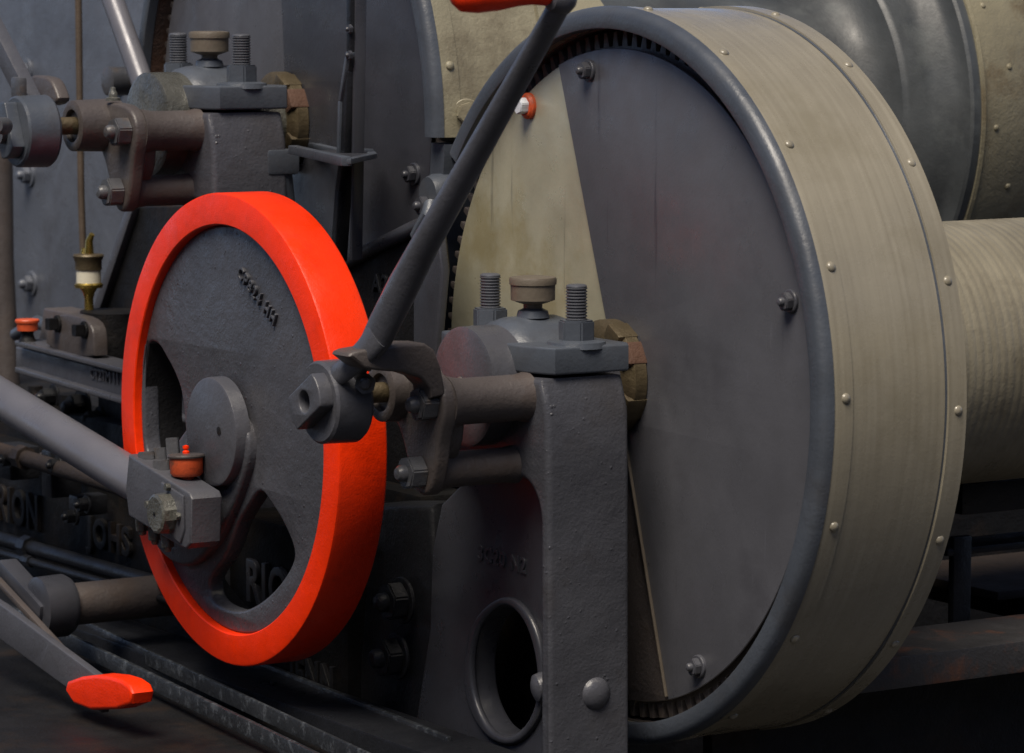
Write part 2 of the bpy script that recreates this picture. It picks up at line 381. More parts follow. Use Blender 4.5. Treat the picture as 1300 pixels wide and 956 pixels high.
MB().plate([px([(560, 700), (740, 700), (760, 1050), (540, 1050)], .27)], .27, .28).build('inner_plate', 'black_iron', wt)
blk_ = MB().plate([px([(470, 640), (548, 640), (560, 1050), (440, 1050)], .17)], .17, .24, bev=.01).build('foot_flange', 'black_gloss', wt)

# ------------------------------------------------------------------ clutch brackets
def clutch_bracket(label, arm):
    sx = .0 if arm else .022
    t = thing('clutch_bracket', O1 + V((.0, -.05, -.11)), label, 'bracket', 'triangular clutch brackets on spacer tubes')
    def yz(pts): return [(-(O1.y + y), O1.z + z) for y, z in pts]
    b1, b2 = V((0, -.084, -.006)), V((0, -.058, -.088))
    b = MB()
    out = smooth(yz([(.026, .012), (.010, .030), (-.045, .032), (-.085, .028), (-.108, .014), (-.113, -.016), (-.098, -.048), (-.090, -.086), (-.076, -.114), (-.050, -.116), (-.034, -.094), (-.010, -.040), (.024, -.020)]), 2)
    b.plate([out], .008 + sx, .028 + sx, bev=.005, res=3)
    b.plate([smooth(yz([(-.02, .02), (-.07, .02), (-.09, -.0), (-.09, -.06), (-.05, -.09), (-.03, -.05)]), 2)], .02 + sx, .05 + sx, bev=.006, res=3)
    b.lathe([(-.006, .022), (-.012, .0225), (-.013, .030), (-.011, .0345), (.02, .0355), (.055, .0365)], O1, (1, 0, 0), 48)
    br = b.build('bracket_plate', 'brown_grey', t)
    MB().lathe([(-.060, .012), (.02, .012)], O1, (1, 0, 0), 24).build('screw', 'old_brass', t)
    for q, r in ((b1, .027), (b2, .021)):
        MB().lathe([(.024 + sx, r * 1.15), (.036 + sx, r * 1.06), (.045 + sx, r), (XP - .01, r), (XP, r * 1.08), (XP + .004, r * 1.1)], O1 + q, (1, 0, 0), 36).build('spacer_tube', 'brown_grey', t)
        bolt(t, O1 + q + V((.009 + sx, 0, 0)), NX, .035, .022, 'bolt_grey', shank=.0095, spin=.2, name='nut')
    if arm:
        A = pxy([(443, 453), (445, 449), (452, 446), (480, 441), (520, 436), (540, 436), (552, 444), (561, 468), (567, 502), (548, 506), (546, 492), (534, 480), (512, 473), (484, 471), (462, 468)], O1.y - .108)
        MB().plate([A], O1.y - .108, O1.y - .066, M=XZ, bev=.004, res=3).build('arm', 'brown_grey', t)
    else:
        MB().lathe([(0, .010), (.004, .010), (.005, .006), (.010, .006), (.014, .004), (.018, .0035), (.019, .0001)], O1 + V((.036, -.03, .034)), PZ, 14).build('grease_nipple', 'oily_steel', t)
    return t
cb1 = clutch_bracket('triangular brown grey clutch bracket with curved arm, right of the red rim', True)
cb2 = clutch_bracket('triangular brown grey clutch bracket with grease nipple, at upper left above the red rim', False)
cb2.location = V(cb2.location) + D2

# ------------------------------------------------------------------ hand levers
def eye(t, flat_hole):
    c = O1 + V((0, -.006, -.006)); b = MB()
    b.lathe([(-.098, .020), (-.098, .045), (-.095, .048), (-.054, .049), (-.050, .046), (-.050, .014)], c, (1, 0, 0), 56)
    b.build('boss', 'grey_paint' if flat_hole else 'blue_grey', t)
    # washer nut cut with two flats and a bore
    r = .038; pts = []
    for k in range(72):
        a = 2 * PI * k / 72; u, v = r * math.cos(a), r * math.sin(a)
        th = math.radians(62); n = V((math.cos(th + PI / 2), math.sin(th + PI / 2)))
        dd = u * n.x + v * n.y
        if abs(dd) > .021: s_ = (abs(dd) - .021) * (1 if dd > 0 else -1); u -= n.x * s_; v -= n.y * s_
        pts.append((u, v))
    th = -.55 if flat_hole else .9
    pts = [(-(c.y) + u * math.cos(th) - v * math.sin(th), c.z + .002 + u * math.sin(th) + v * math.cos(th)) for u, v in pts]
    MB().plate([pts, circ(c.y, c.z + .002, .0125, 32)], -.116, -.097, bev=.002).build('flatted_nut', 'grey_paint' if flat_hole else 'blue_grey', t)
    return t
l1 = thing('clutch_lever', O1 + V((-.07, 0, 0)), 'long grey hand lever with red grip, crossing in front of the brass plate', 'lever', 'hand levers of the clutches')
eye(l1, True)
XL = -.075
pts = [P(462, 455, X=XL), P(483, 420, X=XL), P(511, 365, X=XL), P(541, 308, X=XL), P(590, 221, X=XL), P(650, 114, X=XL), P(712, 4, X=XL)]
MB().tube(pts, [.019, .0235, .0215, .0165, .0145, .0128, .0115], 28, flat=[.35, .5, .7, .95, 1, 1, 1]).build('lever_rod', 'grey_paint', l1)
# fork of flat bars joining rod to eye
def bar(b, p0, p1, wd, th, bev=.003):
    p0, p1 = V(p0), V(p1); d = p1 - p0; M = frame((p0 + p1) / 2, d, up=(1, 0, 0)); M.translation = V((0, 0, 0))
    return b.box((p0 + p1) / 2, (wd, th, d.length), M, bev)
b = MB()
b.tube([P(480, 425, X=XL - .004), P(462, 447, X=XL - .012), P(440, 468, X=XL - .015), P(418, 482, X=XL - .015), P(408, 500, X=XL - .014)], [.019, .0165, .0140, .0130, .010], 20, flat=[.45, .42, .45, .5, .5])
b.tube([P(478, 430, X=XL + .004), P(460, 458, X=XL + .008), P(447, 482, X=XL + .010), P(438, 508, X=XL + .010)], [.018, .0145, .0120, .0110], 20, flat=[.5, .5, .55, .6])
b.build('fork', 'grey_paint', l1)
bolt(l1, P(464, 487, Y=O1.y - .055), (-.5, -.85, .1), .022, .014, 'bolt_grey', shank=.007, name='nut')
e = P(712, -2, X=XL)
MB().lathe([(-.016, .006), (-.013, .0125), (-.004, .0165), (.006, .0165), (.013, .011), (.015, .003)], e, (1, 0, 0), 28).build('elbow', 'grey_paint', l1)
MB().lathe([(.012, .006), (.014, .0085), (.019, .0105), (.035, .0095), (.052, .0110), (.075, .0155), (.10, .018), (.118, .0165), (.127, .010), (.130, .0001)], e + V((0, 0, .003)), NX, 36).build('grip', 'red_paint', l1)

l2 = thing('clutch_lever', O1 + D2 + V((-.07, 0, 0)), 'flat grey clutch lever rising out of the picture at the far left edge', 'lever', 'hand levers of the clutches')
WL[l2.name] = O1 + V((-.07, 0, 0))
eye(l2, False)
b = MB(); q = lambda x, y, X: P(x, y, X=X) - D2
bar(b, q(44, 138, -.06), q(-40, -25, -.06), .030, .020)
b.build('lever_bar', 'grey_paint', l2)
MB().plate([smooth([(-(p.y), p.z) for p in (q(30, 95, .02), q(60, 97, .02), q(68, 108, .02), q(76, 134, .02), q(40, 134, .02))], 2)], .02, .04, bev=.004).build('stop_tab', 'brown_grey', l2)
b = MB(); b.box(q(24, 112, -.085), (.012, .03, .03), bev=.004); b.build('key_block', 'bolt_grey', l2)
b = MB(); b.tube([q(5, 160, -.13), q(-5, 160, -.16)], [.012, .009], 16); b.lathe([(-.03, .018), (-.034, .019), (-.034, .008), (-.02, .008), (-.02, .018), (-.03, .018)], O1 + V((-.09, -.006, -.004)), (1, 0, 0), 24); b.build('screw_end', 'bolt_grey', l2)

# ================================================================== DRUMS AND GEAR GUARDS
XD = .322
def sector(c, r, a0, a1, X0, X1, hole=.056, n=60, bev=.0012):
    o = []
    for i in range(n + 1):
        a = math.radians(a0 + (a1 - a0) * i / n); o.append((-c.y + r * math.sin(a), c.z + r * math.cos(a)))
    for i in range(24 + 1):
        a = math.radians(a1 + (a0 - a1) * i / 24); o.append((-c.y + hole * math.sin(a), c.z + hole * math.cos(a)))
    return MB().plate([o], X0, X1, bev=bev)
def polar(c, r, ang, X): a = math.radians(ang); return V((X, c.y - r * math.sin(a), c.z + r * math.cos(a)))
def gear(t, c):
    n = 124; o = []
    for i in range(n):
        a = 2 * PI * i / n; da = 2 * PI / n
        for f, r in ((-.31, .399), (-.16, .4165), (.16, .4165), (.31, .399)):
            o.append((-c.y + r * math.sin(a + f * da), c.z + r * math.cos(a + f * da)))
    MB().plate([o, circ(c.y, c.z, .33, 90)], XD + .007, XD + .13, bev=.0008, res=1).build('gear_ring', 'brown_grey', t)
def collar(t, c, hot=True):
    m = 'old_brass'
    b = MB().lathe([(-.026, .045), (-.026, .062), (-.020, .070), (-.004, .070), (0, .066)], V((XD - .002, c.y, c.z)), (1, 0, 0), 48)
    cl = b.build('split_collar', m, t)
    for a in (60, 30, 120):
        q = polar(c, .060, a, XD - .015); MB().box(q, (.034, .030, .020), Matrix.Rotation(math.radians(a), 4, 'X'), .004).build('lug', 'rust' if a == 60 else m, cl)
    MB().lathe([(XP - .032, .0001), (XP - .032, .066), (XP - .030, .071), (XP + .03, .0715), (XP + .03, .046), (XD, .046), (XD + .5, .046)], V((0, c.y, c.z)), (1, 0, 0), 64).build('shaft_end', 'oily_steel' if hot else 'grey_paint', t)
    MB().lathe([(XP - .032 - .003, .0001), (XP - .035, .008), (XP - .0325, .010)], V((0, c.y + .004, c.z + .002)), (1, 0, 0), 20).build('shaft_centre', 'bolt_grey', t)

C1 = V((0, O1.y, O1.z)); C2 = C1 + D2
# near drum
dr1 = thing('winch_drum', V((XD, C1.y, C1.z)), 'near rope drum with brass and dark grey cover plates on its toothed face', 'winch drum', 'rope drums of the winch')
gear(dr1, C1)
sector(C1, .396, 248, 340.5, XD, XD + .003).build('brass_cover', 'brass_sheet', dr1)
sector(C1, .396, 163, 247.8, XD, XD + .003).build('lower_cover', 'brown_grey', dr1)
b = MB(); e0_, e1_ = polar(C1, .06, 163.3, XD - .0055), polar(C1, .392, 163.3, XD - .0055); bar(b, e0_, e1_, .0022, .004, .0006); b.build('edge_strip', 'brown_cup', dr1)
sector(C1, .3965, -19.3, 163.2, XD - .004, XD - .001).build('dark_cover', 'plate_grey', dr1)
MB().lathe([(XD + .008, .0001), (XD + .008, .36), (XD + .03, .36), (XD + .03, .0001)], (0, C1.y, C1.z), (1, 0, 0), 64).build('drum_cheek', 'black_iron', dr1)
for ang in (-9.3, 71.7, 151.2):
    bolt(dr1, polar(C1, .3735, ang, XD - .004), NX, .019, .009, 'grey_paint', washer=.0135, shank=.005)
bp = polar(C1, .381, -32.3, XD)
wsh = MB().lathe([(0, .0165), (.004, .0165), (.007, .0135), (.007, .0001)], bp, NX, 24).build('washer', 'orange_paint', dr1)
bolt(dr1, bp + V((-.006, 0, 0)), NX, .019, .012, 'white_chip')
collar(dr1, C1, False)
MB().lathe([(XD + .13, .163), (.53, .168), (1.6, .170), (1.62, .12)], (0, C1.y, C1.z), (1, 0, 0), 96, wob=.003).build('barrel', 'rope_grey', dr1)
b = MB(); x = .53
prof = []
while x < 1.15: prof += [(x, .1690), (x + .003, .1697), (x + .008, .1698), (x + .011, .1691)]; x += .0125
b.lathe(prof, (0, C1.y - .003, C1.z - .004), (1, .004, .006), 96, wob=.003); b.build('rope_winding', 'rope_grey', dr1, sharp=60)

def guard(t, c, a0, a1, m='khaki_paint', X0=XD - .024, X1=.498, n=120, seam=True):
    ro, ri = .446, .4225
    prof = [(X0 + .10, ri), (X0 + .002, ri), (X0, ri + .002), (X0, ro - .013), (X0 + .003, ro - .006), (X0 + .009, ro - .0015), (X0 + .016, ro),
            (X0 + .038, ro), (X0 + .0385, ro - .0018), (X1 - .030, ro - .0022), (X1 - .0295, ro - .005), (X1 - .027, ro - .005), (X1 - .0265, ro + .0008), (X1 - .001, ro + .0008), (X1, ro - .002), (X1, ri), (X0 + .10, ri)]
    return MB().lathe(prof, (0, c.y, c.z), NX * -1, n, a0=-a1, a1=-a0, up=(0, 0, 1), wob=.0006)
# lathe angle check helper: frame(X axis, up z): x = up x axis = +Y ; so angle a -> +Y side; negate for -Y side
def guard_rivets(sh, t, c, angs, X):
    src = None
    for a in angs:
        q = polar(c, .4455, a, X)
        ax = polar(c, 1, a, 0) - V((0, c.y, c.z))
        if src is None: src = True
        MB().dome(q, ax, .0062, .0042, 14).build('rivet', t, sh)
_SEAM = [(.498 - .0300, .4400), (.498 - .0300, .4438), (.498 - .0262, .4442), (.498 - .0262, .4400), (.498 - .0300, .4400)]
g1 = thing('gear_guard', V((XD, C1.y, C1.z)), 'large khaki riveted gear guard with grey front lip, round the near drum at right', 'gear guard', 'riveted gear guards over the drum gears')
sh = guard(g1, C1, -54, 214).build('shell', 'khaki_paint', g1, sharp=30)
MB().lathe([(XD - .0240, .4195), (XD - .0258, .4200), (XD - .0264, .4215), (XD - .0264, .4360), (XD - .0250, .4402), (XD - .0220, .4435), (XD - .0170, .4460), (XD - .012, .4468), (XD - .012, .4195), (XD - .0240, .4195)], (0, C1.y, C1.z), (1, 0, 0), 120, a0=-214, a1=54, up=(0, 0, 1), wob=.0006).build('front_lip', 'blue_grey', g1)
MB().lathe([(XD + .004, .4205), (XD + .004, .4222), (.495, .4222), (.495, .4205), (XD + .004, .4205)], (0, C1.y, C1.z), (1, 0, 0), 100, a0=-214, a1=54, up=(0, 0, 1)).build('inner_lining', 'brown_grey', g1)
MB().lathe(_SEAM, (0, C1.y, C1.z), (1, 0, 0), 160, a0=-214, a1=54, up=(0, 0, 1), wob=.0012).build('seam_band', 'blue_grey', g1)
guard_rivets(sh, 'khaki_paint', C1, [7, 28, 49, 69, 88, 107, 127, 148], XD + .004)
guard_rivets(sh, 'khaki_paint', C1, [-8, 12, 32, 53, 72, 91, 111, 131, 152], .498 - .013)
b = MB(); a = polar(C1, .438, -54, XD + .03); bar(b, a, polar(C1, .452, -40, XD + .03), .05, .010); b.build('end_strap', 'blue_grey', g1)

# far drum
dr2 = thing('winch_drum', V((XD, C2.y, C2.z)), 'far rope drum with dark grey cover plates, behind the upper left pedestal', 'winch drum', 'rope drums of the winch')
gear(dr2, C2)
sector(C2, .398, -4, 172, XD - .004, XD - .001).build('right_cover', 'dark_plate', dr2)
sector(C2, .396, 172.2, 356, XD, XD + .003).build('left_cover', 'plate_grey', dr2)
MB().lathe([(XD + .008, .0001), (XD + .008, .36), (XD + .03, .36), (XD + .03, .0001)], (0, C2.y, C2.z), (1, 0, 0), 64).build('drum_cheek', 'black_iron', dr2)
bolt(dr2, P(527, 221, X=XD - .004), NX, .020, .010, 'dark_plate', washer=.015, shank=.005)
collar(dr2, C2)
MB().lathe([(XD + .13, .185), (.49, .19), (.50, .215), (.76, .215), (.765, .19), (.77, .187)], (0, C2.y, C2.z), (1, 0, 0), 96, wob=.002).build('barrel_sleeve', 'khaki_rough', dr2)
MB().lathe([(.77, .187), (1.10, .187), (1.15, .190), (1.185, .200), (1.205, .216), (1.213, .236), (1.216, .255), (1.222, .258), (1.225, .262), (1.232, .290), (1.245, .306), (1.262, .314), (1.270, .324), (1.272, .343), (1.276, .347), (1.29, .347)],
          (0, C2.y, C2.z), (1, 0, 0), 120, wob=.0015).build('end_flange', 'dark_green', dr2)
MB().lathe([(1.288, .342), (1.290, .350), (1.296, .351), (1.298, .345), (1.43, .344), (1.44, .338), (1.44, .12), (1.7, .12), (1.71, .0001)], (0, C2.y, C2.z), (1, 0, 0), 120, wob=.0012).build('end_shell', 'olive_dirty', dr2)
for a in (62, 78, 93, 108, 121):
    MB().dome(polar(C2, .344, a, 1.340 + .02 * math.sin(a)), polar(C2, 1, a, 0) - V((0, C2.y, C2.z)), .005, .003, 12).build('rivet', 'olive_dirty', dr2)

g2 = thing('gear_guard', V((XD, C2.y, C2.z)), 'khaki riveted gear guard with a hex bolt, behind the red lever grip', 'gear guard', 'riveted gear guards over the drum gears')
sh = guard(g2, C2, -120, 91).build('shell', 'khaki_rough', g2, sharp=30)
MB().lathe([(XD - .0240, .4195), (XD - .0258, .4200), (XD - .0264, .4215), (XD - .0264, .4360), (XD - .0250, .4402), (XD - .0220, .4435), (XD - .0170, .4460), (XD - .012, .4468), (XD - .012, .4195), (XD - .0240, .4195)], (0, C2.y, C2.z), (1, 0, 0), 120, a0=-91, a1=120, up=(0, 0, 1), wob=.0006).build('front_lip', 'blue_grey', g2)
MB().lathe([(XD - .016, .4205), (XD - .016, .4222), (.495, .4222), (.495, .4205), (XD - .016, .4205)], (0, C2.y, C2.z), (1, 0, 0), 100, a0=-91, a1=120, up=(0, 0, 1)).build('inner_lining', 'rust', g2)
guard_rivets(sh, 'khaki_rough', C2, [79, 58], XD + .002)
guard_rivets(sh, 'khaki_rough', C2, [60, 76, 86], .455)
bolt(g2, polar(C2, .446, 87, XD + .022), (-.35, -1, 0), .026, .014, 'khaki_rough', washer=.019)
low = MB().lathe([(XD - .010, .410), (XD - .010, .444), (XD + .10, .444), (XD + .10, .410), (XD - .010, .410)], (0, C2.y, C2.z), (1, 0, 0), 60, a0=-128, a1=-92.2, up=(0, 0, 1))
low.box(polar(C2, .44, 93.5, XD + .06), (.12, .05, .016), bev=.003)
low.build('lower_segment', 'blue_grey', g2)
lug = MB().lathe([(XD - .03, .010), (XD - .03, .022), (XD - .02, .026), (XD, .026)], V((0, 0, 0)) + V((0, P(551, 246, X=XD - .02).y, P(551, 246, X=XD - .02).z)), (1, 0, 0), 28)
lug.build('round_lug', 'blue_grey', g2)
bolt(g2, P(541, 261, X=XD - .03), NX, .022, .012, 'dark_plate', shank=.006)

# ================================================================== SADDLE BETWEEN DRUMS
sd = thing('shaft_saddle', V((.26, -.02, -.5)), 'black cast iron saddle standing between the two drums behind the red rim', 'casting')
pl = px([(425, 342), (480, 312), (541, 283), (553, 286), (560, 300), (564, 340), (556, 420), (550, 640), (546, 800), (420, 800)], .265)
MB().plate([pl], .265, .275, bev=.004).build('web_plate', 'black_iron', sd)
b = MB()
b.tube([P(425, 342, X=.262), P(480, 312, X=.262), P(541, 283, X=.262)], [.010, .010, .011], 12)
b.build('top_rib', 'dark_plate', sd)
MB().plate([px([(524, 330), (556, 300), (561, 345), (552, 450), (544, 700), (524, 700)], .255)], .255, .268, bev=.004).build('column_face', 'dark_plate', sd)
MB().text('A24', P(488, 362, X=.262), (0, -1, 0), PZ, .034, .002, .0003, 1.1).build('cast_number', 'black_gloss', sd)
MB().tube([P(530, 300, X=.25), P(545, 272, X=.25), P(549, 262, X=.26)], [.010, .011, .012], 14).build('link_pin', 'blue_grey', sd)

# ================================================================== STRAP POST
sp = thing('strap_post', P(440, 400, X=.21), 'upright twisted flat iron strap with small looped bracket, left of the far guard lip', 'post')
ps = [P(449, -30, X=.22), P(449, 70, X=.22), P(447, 90, X=.22), P(443, 190, X=.22), P(436, 240, X=.22), P(430, 330, X=.22)]
b = MB()
for i in range(len(ps) - 1): bar(b, ps[i], ps[i + 1] + (ps[i + 1] - ps[i]) * .02, .012, .016 if i < 2 else .020, .002)
b.build('strap', 'black_gloss', sp)
b = MB(); bar(b, P(458, -30, X=.226), P(452, 330, X=.226), .006, .016, .001); b.build('edge_strip', 'dark_plate', sp)
b = MB(); bar(b, P(446, 66, X=.214), P(436, 128, X=.214), .006, .014, .0015); bar(b, P(436, 128, X=.214), P(434, 200, X=.214), .006, .014, .0015); b.build('twisted_flat', 'blue_grey', sp)
for y in (37, 70): bolt(sp, P(446, y, X=.213), NX, .011, .005, 'dark_plate', shank=.003)
z0 = P(430, 196, X=.21).z
loop = [P(372, 190, Z=z0), P(380, 180, Z=z0), P(430, 192, Z=z0), P(468, 192, Z=z0), P(473, 198, Z=z0), P(440, 205, Z=z0), P(372, 190, Z=z0)]
b = MB()
for i in (1, 2, 4): bar(b, loop[i], loop[i + 1], .007, .012, .0015)
bar(b, loop[3], loop[4], .007, .012, .0015); bar(b, loop[5], loop[0], .012, .014, .002)
b.build('loop_bracket', 'blue_grey', sp)
b = MB(); b.plate([[(p.x, p.y) for p in (P(400, 193, Z=z0), P(440, 203, Z=z0), P(472, 198, Z=z0), P(462, 192, Z=z0), P(430, 192, Z=z0))]], 0, .006, M=Matrix.Translation((0, 0, z0 - .004)), bev=.001)
b.build('ledge', 'dark_plate', sp)
# lug casting on the upper pedestal that the loop sits on
b = MB(); q = P(350, 205, X=.24); b.box(q, (.05, .05, .035), bev=.006); b.tube([q + V((0, 0, -.01)), q + V((.02, .0, -.09))], [.022, .012], 14)
b.build('side_lug', 'blue_grey', None)
lugo = bpy.data.objects['side_lug']; lugo.parent = ped2; lugo.location = -V(ped2.location)

# ================================================================== LEFT BACKGROUND
bp = thing('cladding_plate', P(80, 200, X=.5), 'large grey blue riveted cladding plate standing behind the far lever at left', 'plate')
q0, q1 = P(-160, 200, X=.5), P(215, 200, X=.5)
MB().plate([[(-q0.y, 1.4), (-q0.y, -.40), (-q1.y + .3, -.40), (-q1.y + .3, 1.4)]], .5, .512, bev=.002).build('sheet', 'cladding', bp)
for (x, y) in ((35, 90), (38, 222), (41, 360), (152, 105)):
    bolt(bp, P(x, y, X=.5), NX, .026, .012, 'cladding', washer=.022, shank=.008)
pp = thing('standpipe', P(8, 400, X=.35), 'brown grey standing pipe at the far left edge behind the connecting rod', 'pipe')
MB().tube([P(2, 150, X=.35), P(4, 330, X=.35), P(12, 520, X=.35), P(14, 600, X=.35)], [.018, .018, .020, .02], 20).build('pipe_body', 'brown_grey', pp)
cp = MB().tube([P(99, -40, X=.30), P(101, 120, X=.30), P(103, 250, X=.30), P(106, 330, X=.30)], .0055, 14).build('copper_pipe', 'copper_pipe', None)
tag(cp, 'thin brown copper pipe running straight down into the brass lubricator', 'pipe')
lp = thing('control_rod', P(187, 110, X=.25), 'slanting grey round rod at top left, running down behind the shaft end', 'rod')
MB().tube([P(118, -60, X=.25), P(140, -10, X=.25), P(165, 60, X=.25), P(186, 120, X=.25)], .0165, 24).build('rod_bar', 'rod_steel', lp)
MB().lathe([(-.02, .018), (-.018, .022), (.015, .022)], P(150, 103, X=.30), (1, 0, 0), 20).build('collar', 'bolt_grey', lp)

# A-frame leg
af = thing('slanted_leg', P(150, 400, X=.26), 'black slanted iron leg with grey front edge, beside the brass lubricator', 'casting')
MB().plate([px([(166, 262), (262, 262), (262, 560), (124, 560), (124, 394)], .26)], .26, .29, bev=.003).build('leg_plate', 'black_iron', af)
b = MB(); bar(b, P(171, 258, X=.255), P(125, 396, X=.255), .02, .013, .003); b.build('front_edge', 'grey_paint', af)
b = MB(); b.tube([P(140, 395, X=.22), P(140, 470, X=.22)], [.045, .045], 24); b.build('barrel_boss', 'black_iron', af)

# lubricator
lb = thing('lubricator', P(113, 395, X=.2), 'small brass drip lubricator with milky glass, at left of the red rimmed wheel', 'lubricator')
c = P(113, 395, X=.2)
k = .00122
def pz(y): return (395 - y) * k
MB().lathe([(0, .007), (pz(380), .0065), (pz(372), .009), (pz(366), .014)], c, PZ, 24).build('stem', 'bright_brass', lb)
MB().lathe([(pz(367), .012), (pz(366), .0205), (pz(362), .0215), (pz(360), .019)], c, PZ, 32).build('lower_ring', 'bright_brass', lb)
MB().lathe([(pz(362), .0185), (pz(343), .0185)], c, PZ, 32).build('glass', 'glass_milk', lb)
MB().lathe([(pz(344), .020), (pz(334), .020), (pz(331), .0215), (pz(327), .0235), (pz(325), .022), (pz(324), .008)], c, PZ, 32).build('cap', 'old_brass', lb)
b = MB(); b.tube([c + V((0, -.003, pz(326))), c + V((0, -.004, pz(308))), c + V((.002, -.010, pz(300)))], [.007, .0055, .004], 14)
b.tube([c + V((0, .014, pz(326))), c + V((0, .014, pz(318)))], [.006, .004], 12); b.build('needle_valve', 'bright_brass', lb)

# guide bar
gb = thing('guide_bar', P(100, 480, X=.15), 'grey cast guide bar with raised letters, running behind the red rim at left', 'guide bar')
GX = .15
MB().plate([px([(20, 440), (250, 498), (250, 536), (20, 470)], GX)], GX, GX + .03, bev=.002).build('web', 'grey_paint', gb)
for (y0, y1, h) in ((432, 492, 7), (466, 534, 7)):
    MB().plate([px([(20, y0), (250, y1), (250, y1 + h), (20, y0 + h)], GX - .012)], GX - .014, GX + .035, bev=.0022).build('flange', 'grey_paint', gb)
MB().text('CT2TM 11', P(134, 478, X=GX), (0, -1, 0), PZ, .022, .002, .0003).build('cast_number', 'grey_paint', gb)
MB().plate([smooth(px([(60, 443), (64, 415), (72, 402), (84, 398), (108, 403), (119, 413), (122, 432), (122, 458)], GX), 1)], GX - .004, GX + .02, bev=.003).build('slipper_plate', 'brown_grey', gb)
MB().plate([px([(78, 390), (130, 401), (131, 462), (70, 445)], GX + .06)], GX + .03, GX + .08, bev=.003).build('slipper_block', 'brown_grey', gb)
for (x, y) in ((74, 411), (108, 419)): bolt(gb, P(x, y, X=GX - .004), NX, .017, .014, 'black_iron', washer=.013, n=4, spin=.8)
b = MB(); b.tube([P(20, 425, X=.22), P(48, 409, X=.22), P(78, 420, X=.22)], [.010, .011, .010], 14); b.build('eye_bolt', 'blue_grey', gb)
gc2 = thing('grease_cup', P(35, 436, X=GX), 'small dull red grease cup on the left end of the guide bar', 'grease cup')
c = P(35, 434, X=GX)
MB().lathe([(0, .014), (.006, .011), (.012, .009), (.016, .010), (.017, .013)], c, PZ, 24).build('stem', 'black_iron', gc2)
MB().lathe([(.0165, .010), (.0175, .0155), (.030, .0165)], c, PZ, 28).build('cup', 'orange_paint', gc2)
MB().lathe([(.0295, .0180), (.033, .0185), (.0345, .0175), (.035, .0001)], c, PZ, 28).build('lid', 'orange_paint', gc2)

# valve gear clutter under the guide
vg = thing('valve_chest', P(90, 560, X=.3), 'black oily valve chest with nuts under the guide bar at left', 'valve chest')
MB().plate([px([(-60, 478), (250, 545), (250, 640), (-60, 600)], .32)], .30, .45, bev=.006).build('chest_wall', 'black_iron', vg)
for (x, y, r, m) in ((70, 503, .016, 'black_gloss'), (106, 516, .024, 'black_gloss'), (128, 530, .014, 'black_iron'), (40, 520, .015, 'brown_grey')):
    bolt(vg, P(x, y, X=.26), NX, r * 1.5, .02, m, washer=r * 1.25, shank=r * .45)
b = MB()
b.tube([P(92, 500, X=.27), P(92, 545, X=.27)], [.022, .022], 18); b.tube([P(45, 490, X=.28), P(47, 540, X=.28)], [.012, .012], 12)
b.build('chest_columns', 'black_iron', vg)
b = MB(); b.box(P(60, 505, X=.27), (.03, .035, .012), bev=.002); b.build('rust_pad', 'rust', vg)
b = MB(); b.tube([P(40, 585, X=.18), P(120, 596, X=.18), P(230, 640, X=.18)], [.014, .016, .012], 14); b.build('drain_pipe', 'brown_grey', vg)

# ================================================================== ENGINE BED
bed = thing('engine_bed', V((.2, .5, -.6)), 'black cast iron bed with large raised letters, behind and below the red wheel', 'bed')
BX = .15
MB().box((BX + .06, .70, -.345), (.12, 1.50, .39), bev=.006).build('bed_cheek', 'oily_black', bed)
MB().box((.27, .70, -.20), (.08, 1.6, .22), bev=.006).build('bed_wall', 'oily_black', bed)
for (s, x, y, sz, sq) in (('BRION', 20, 645, .074, .8), ('JOHS', 142, 683, .058, 1.0), ('RIO', 343, 746, .078, .86), ('JENN', 400, 862, .060, .8)):
    MB().text(s, P(x, y, X=BX), (0, -1, 0), PZ, sz, .005, .0012, 1.12, squash=sq).build('cast_letters', 'dark_plate' if s == 'RIO' else 'black_iron', bed)
b = MB()
a1, a2 = P(80, 788, X=.06), P(290, 868, X=.06)
z = a1.z
b.box((.10, .35, z - .03), (.099, 1.9, .06), bev=.004)
b.build('bed_ledge', 'black_gloss', bed)
b = MB()
for (p0, p1, r) in (((60, 790), (300, 905), .005), ((100, 783), (330, 890), .004), ((190, 782), (330, 838), .006)):
    u, v = P(*p0, Z=z + .006), P(*p1, Z=z + .006); u = u - (v - u) * .6; v = v + (v - u) * .9; bar(b, u - V((0, 0, .012)), v - V((0, 0, .012)), .022, r * 1.3, .002)
b.build('ledge_ribs', 'scuffed', bed)
b = MB(); b.box((-.46, .6, z - .060), (1.02, 3.4, .06), bev=.004); b.build('bed_flange', 'black_iron', bed)

vp = thing('drain_pipes', P(60, 640, X=.10), 'dark oily drain pipes with union nuts running along the letters at left', 'pipes')
def run(name, pts, X, r_, m):
    b = MB(); pp_ = [P(x, y, X=X) for x, y in pts]; b.tube(pp_, r_, 16)
    for k_ in (0.25, .7):
        j = pp_[0].lerp(pp_[1], k_); b.lathe([(-.012, r_ * 1.1), (-.012, r_ * 1.5), (.012, r_ * 1.5), (.012, r_ * 1.1)], j, pp_[1] - pp_[0], 8)
    b.build(name, m, vp)
run('upper_pipe', [(-40, 560), (60, 590), (150, 618), (240, 660)], .08, .012, 'dark_rust')
run('lower_pipe', [(-40, 672), (70, 704), (240, 752)], .10, .011, 'black_gloss')
run('thin_pipe', [(-40, 690), (70, 722), (240, 770)], .09, .006, 'black_gloss')
for x, y, w_, h_ in ((20, 585, .07, .05), (78, 600, .035, .07), (112, 640, .03, .03)):
    MB().box(P(x, y, X=.11), (.05, w_, h_), bev=.005).build('valve_box', 'black_gloss', vp)
for x, y in ((14, 583), (76, 590), (112, 640), (96, 655)):
    bolt(vp, P(x, y, X=.083), NX, .018, .012, 'black_gloss', washer=.014, shank=.005)
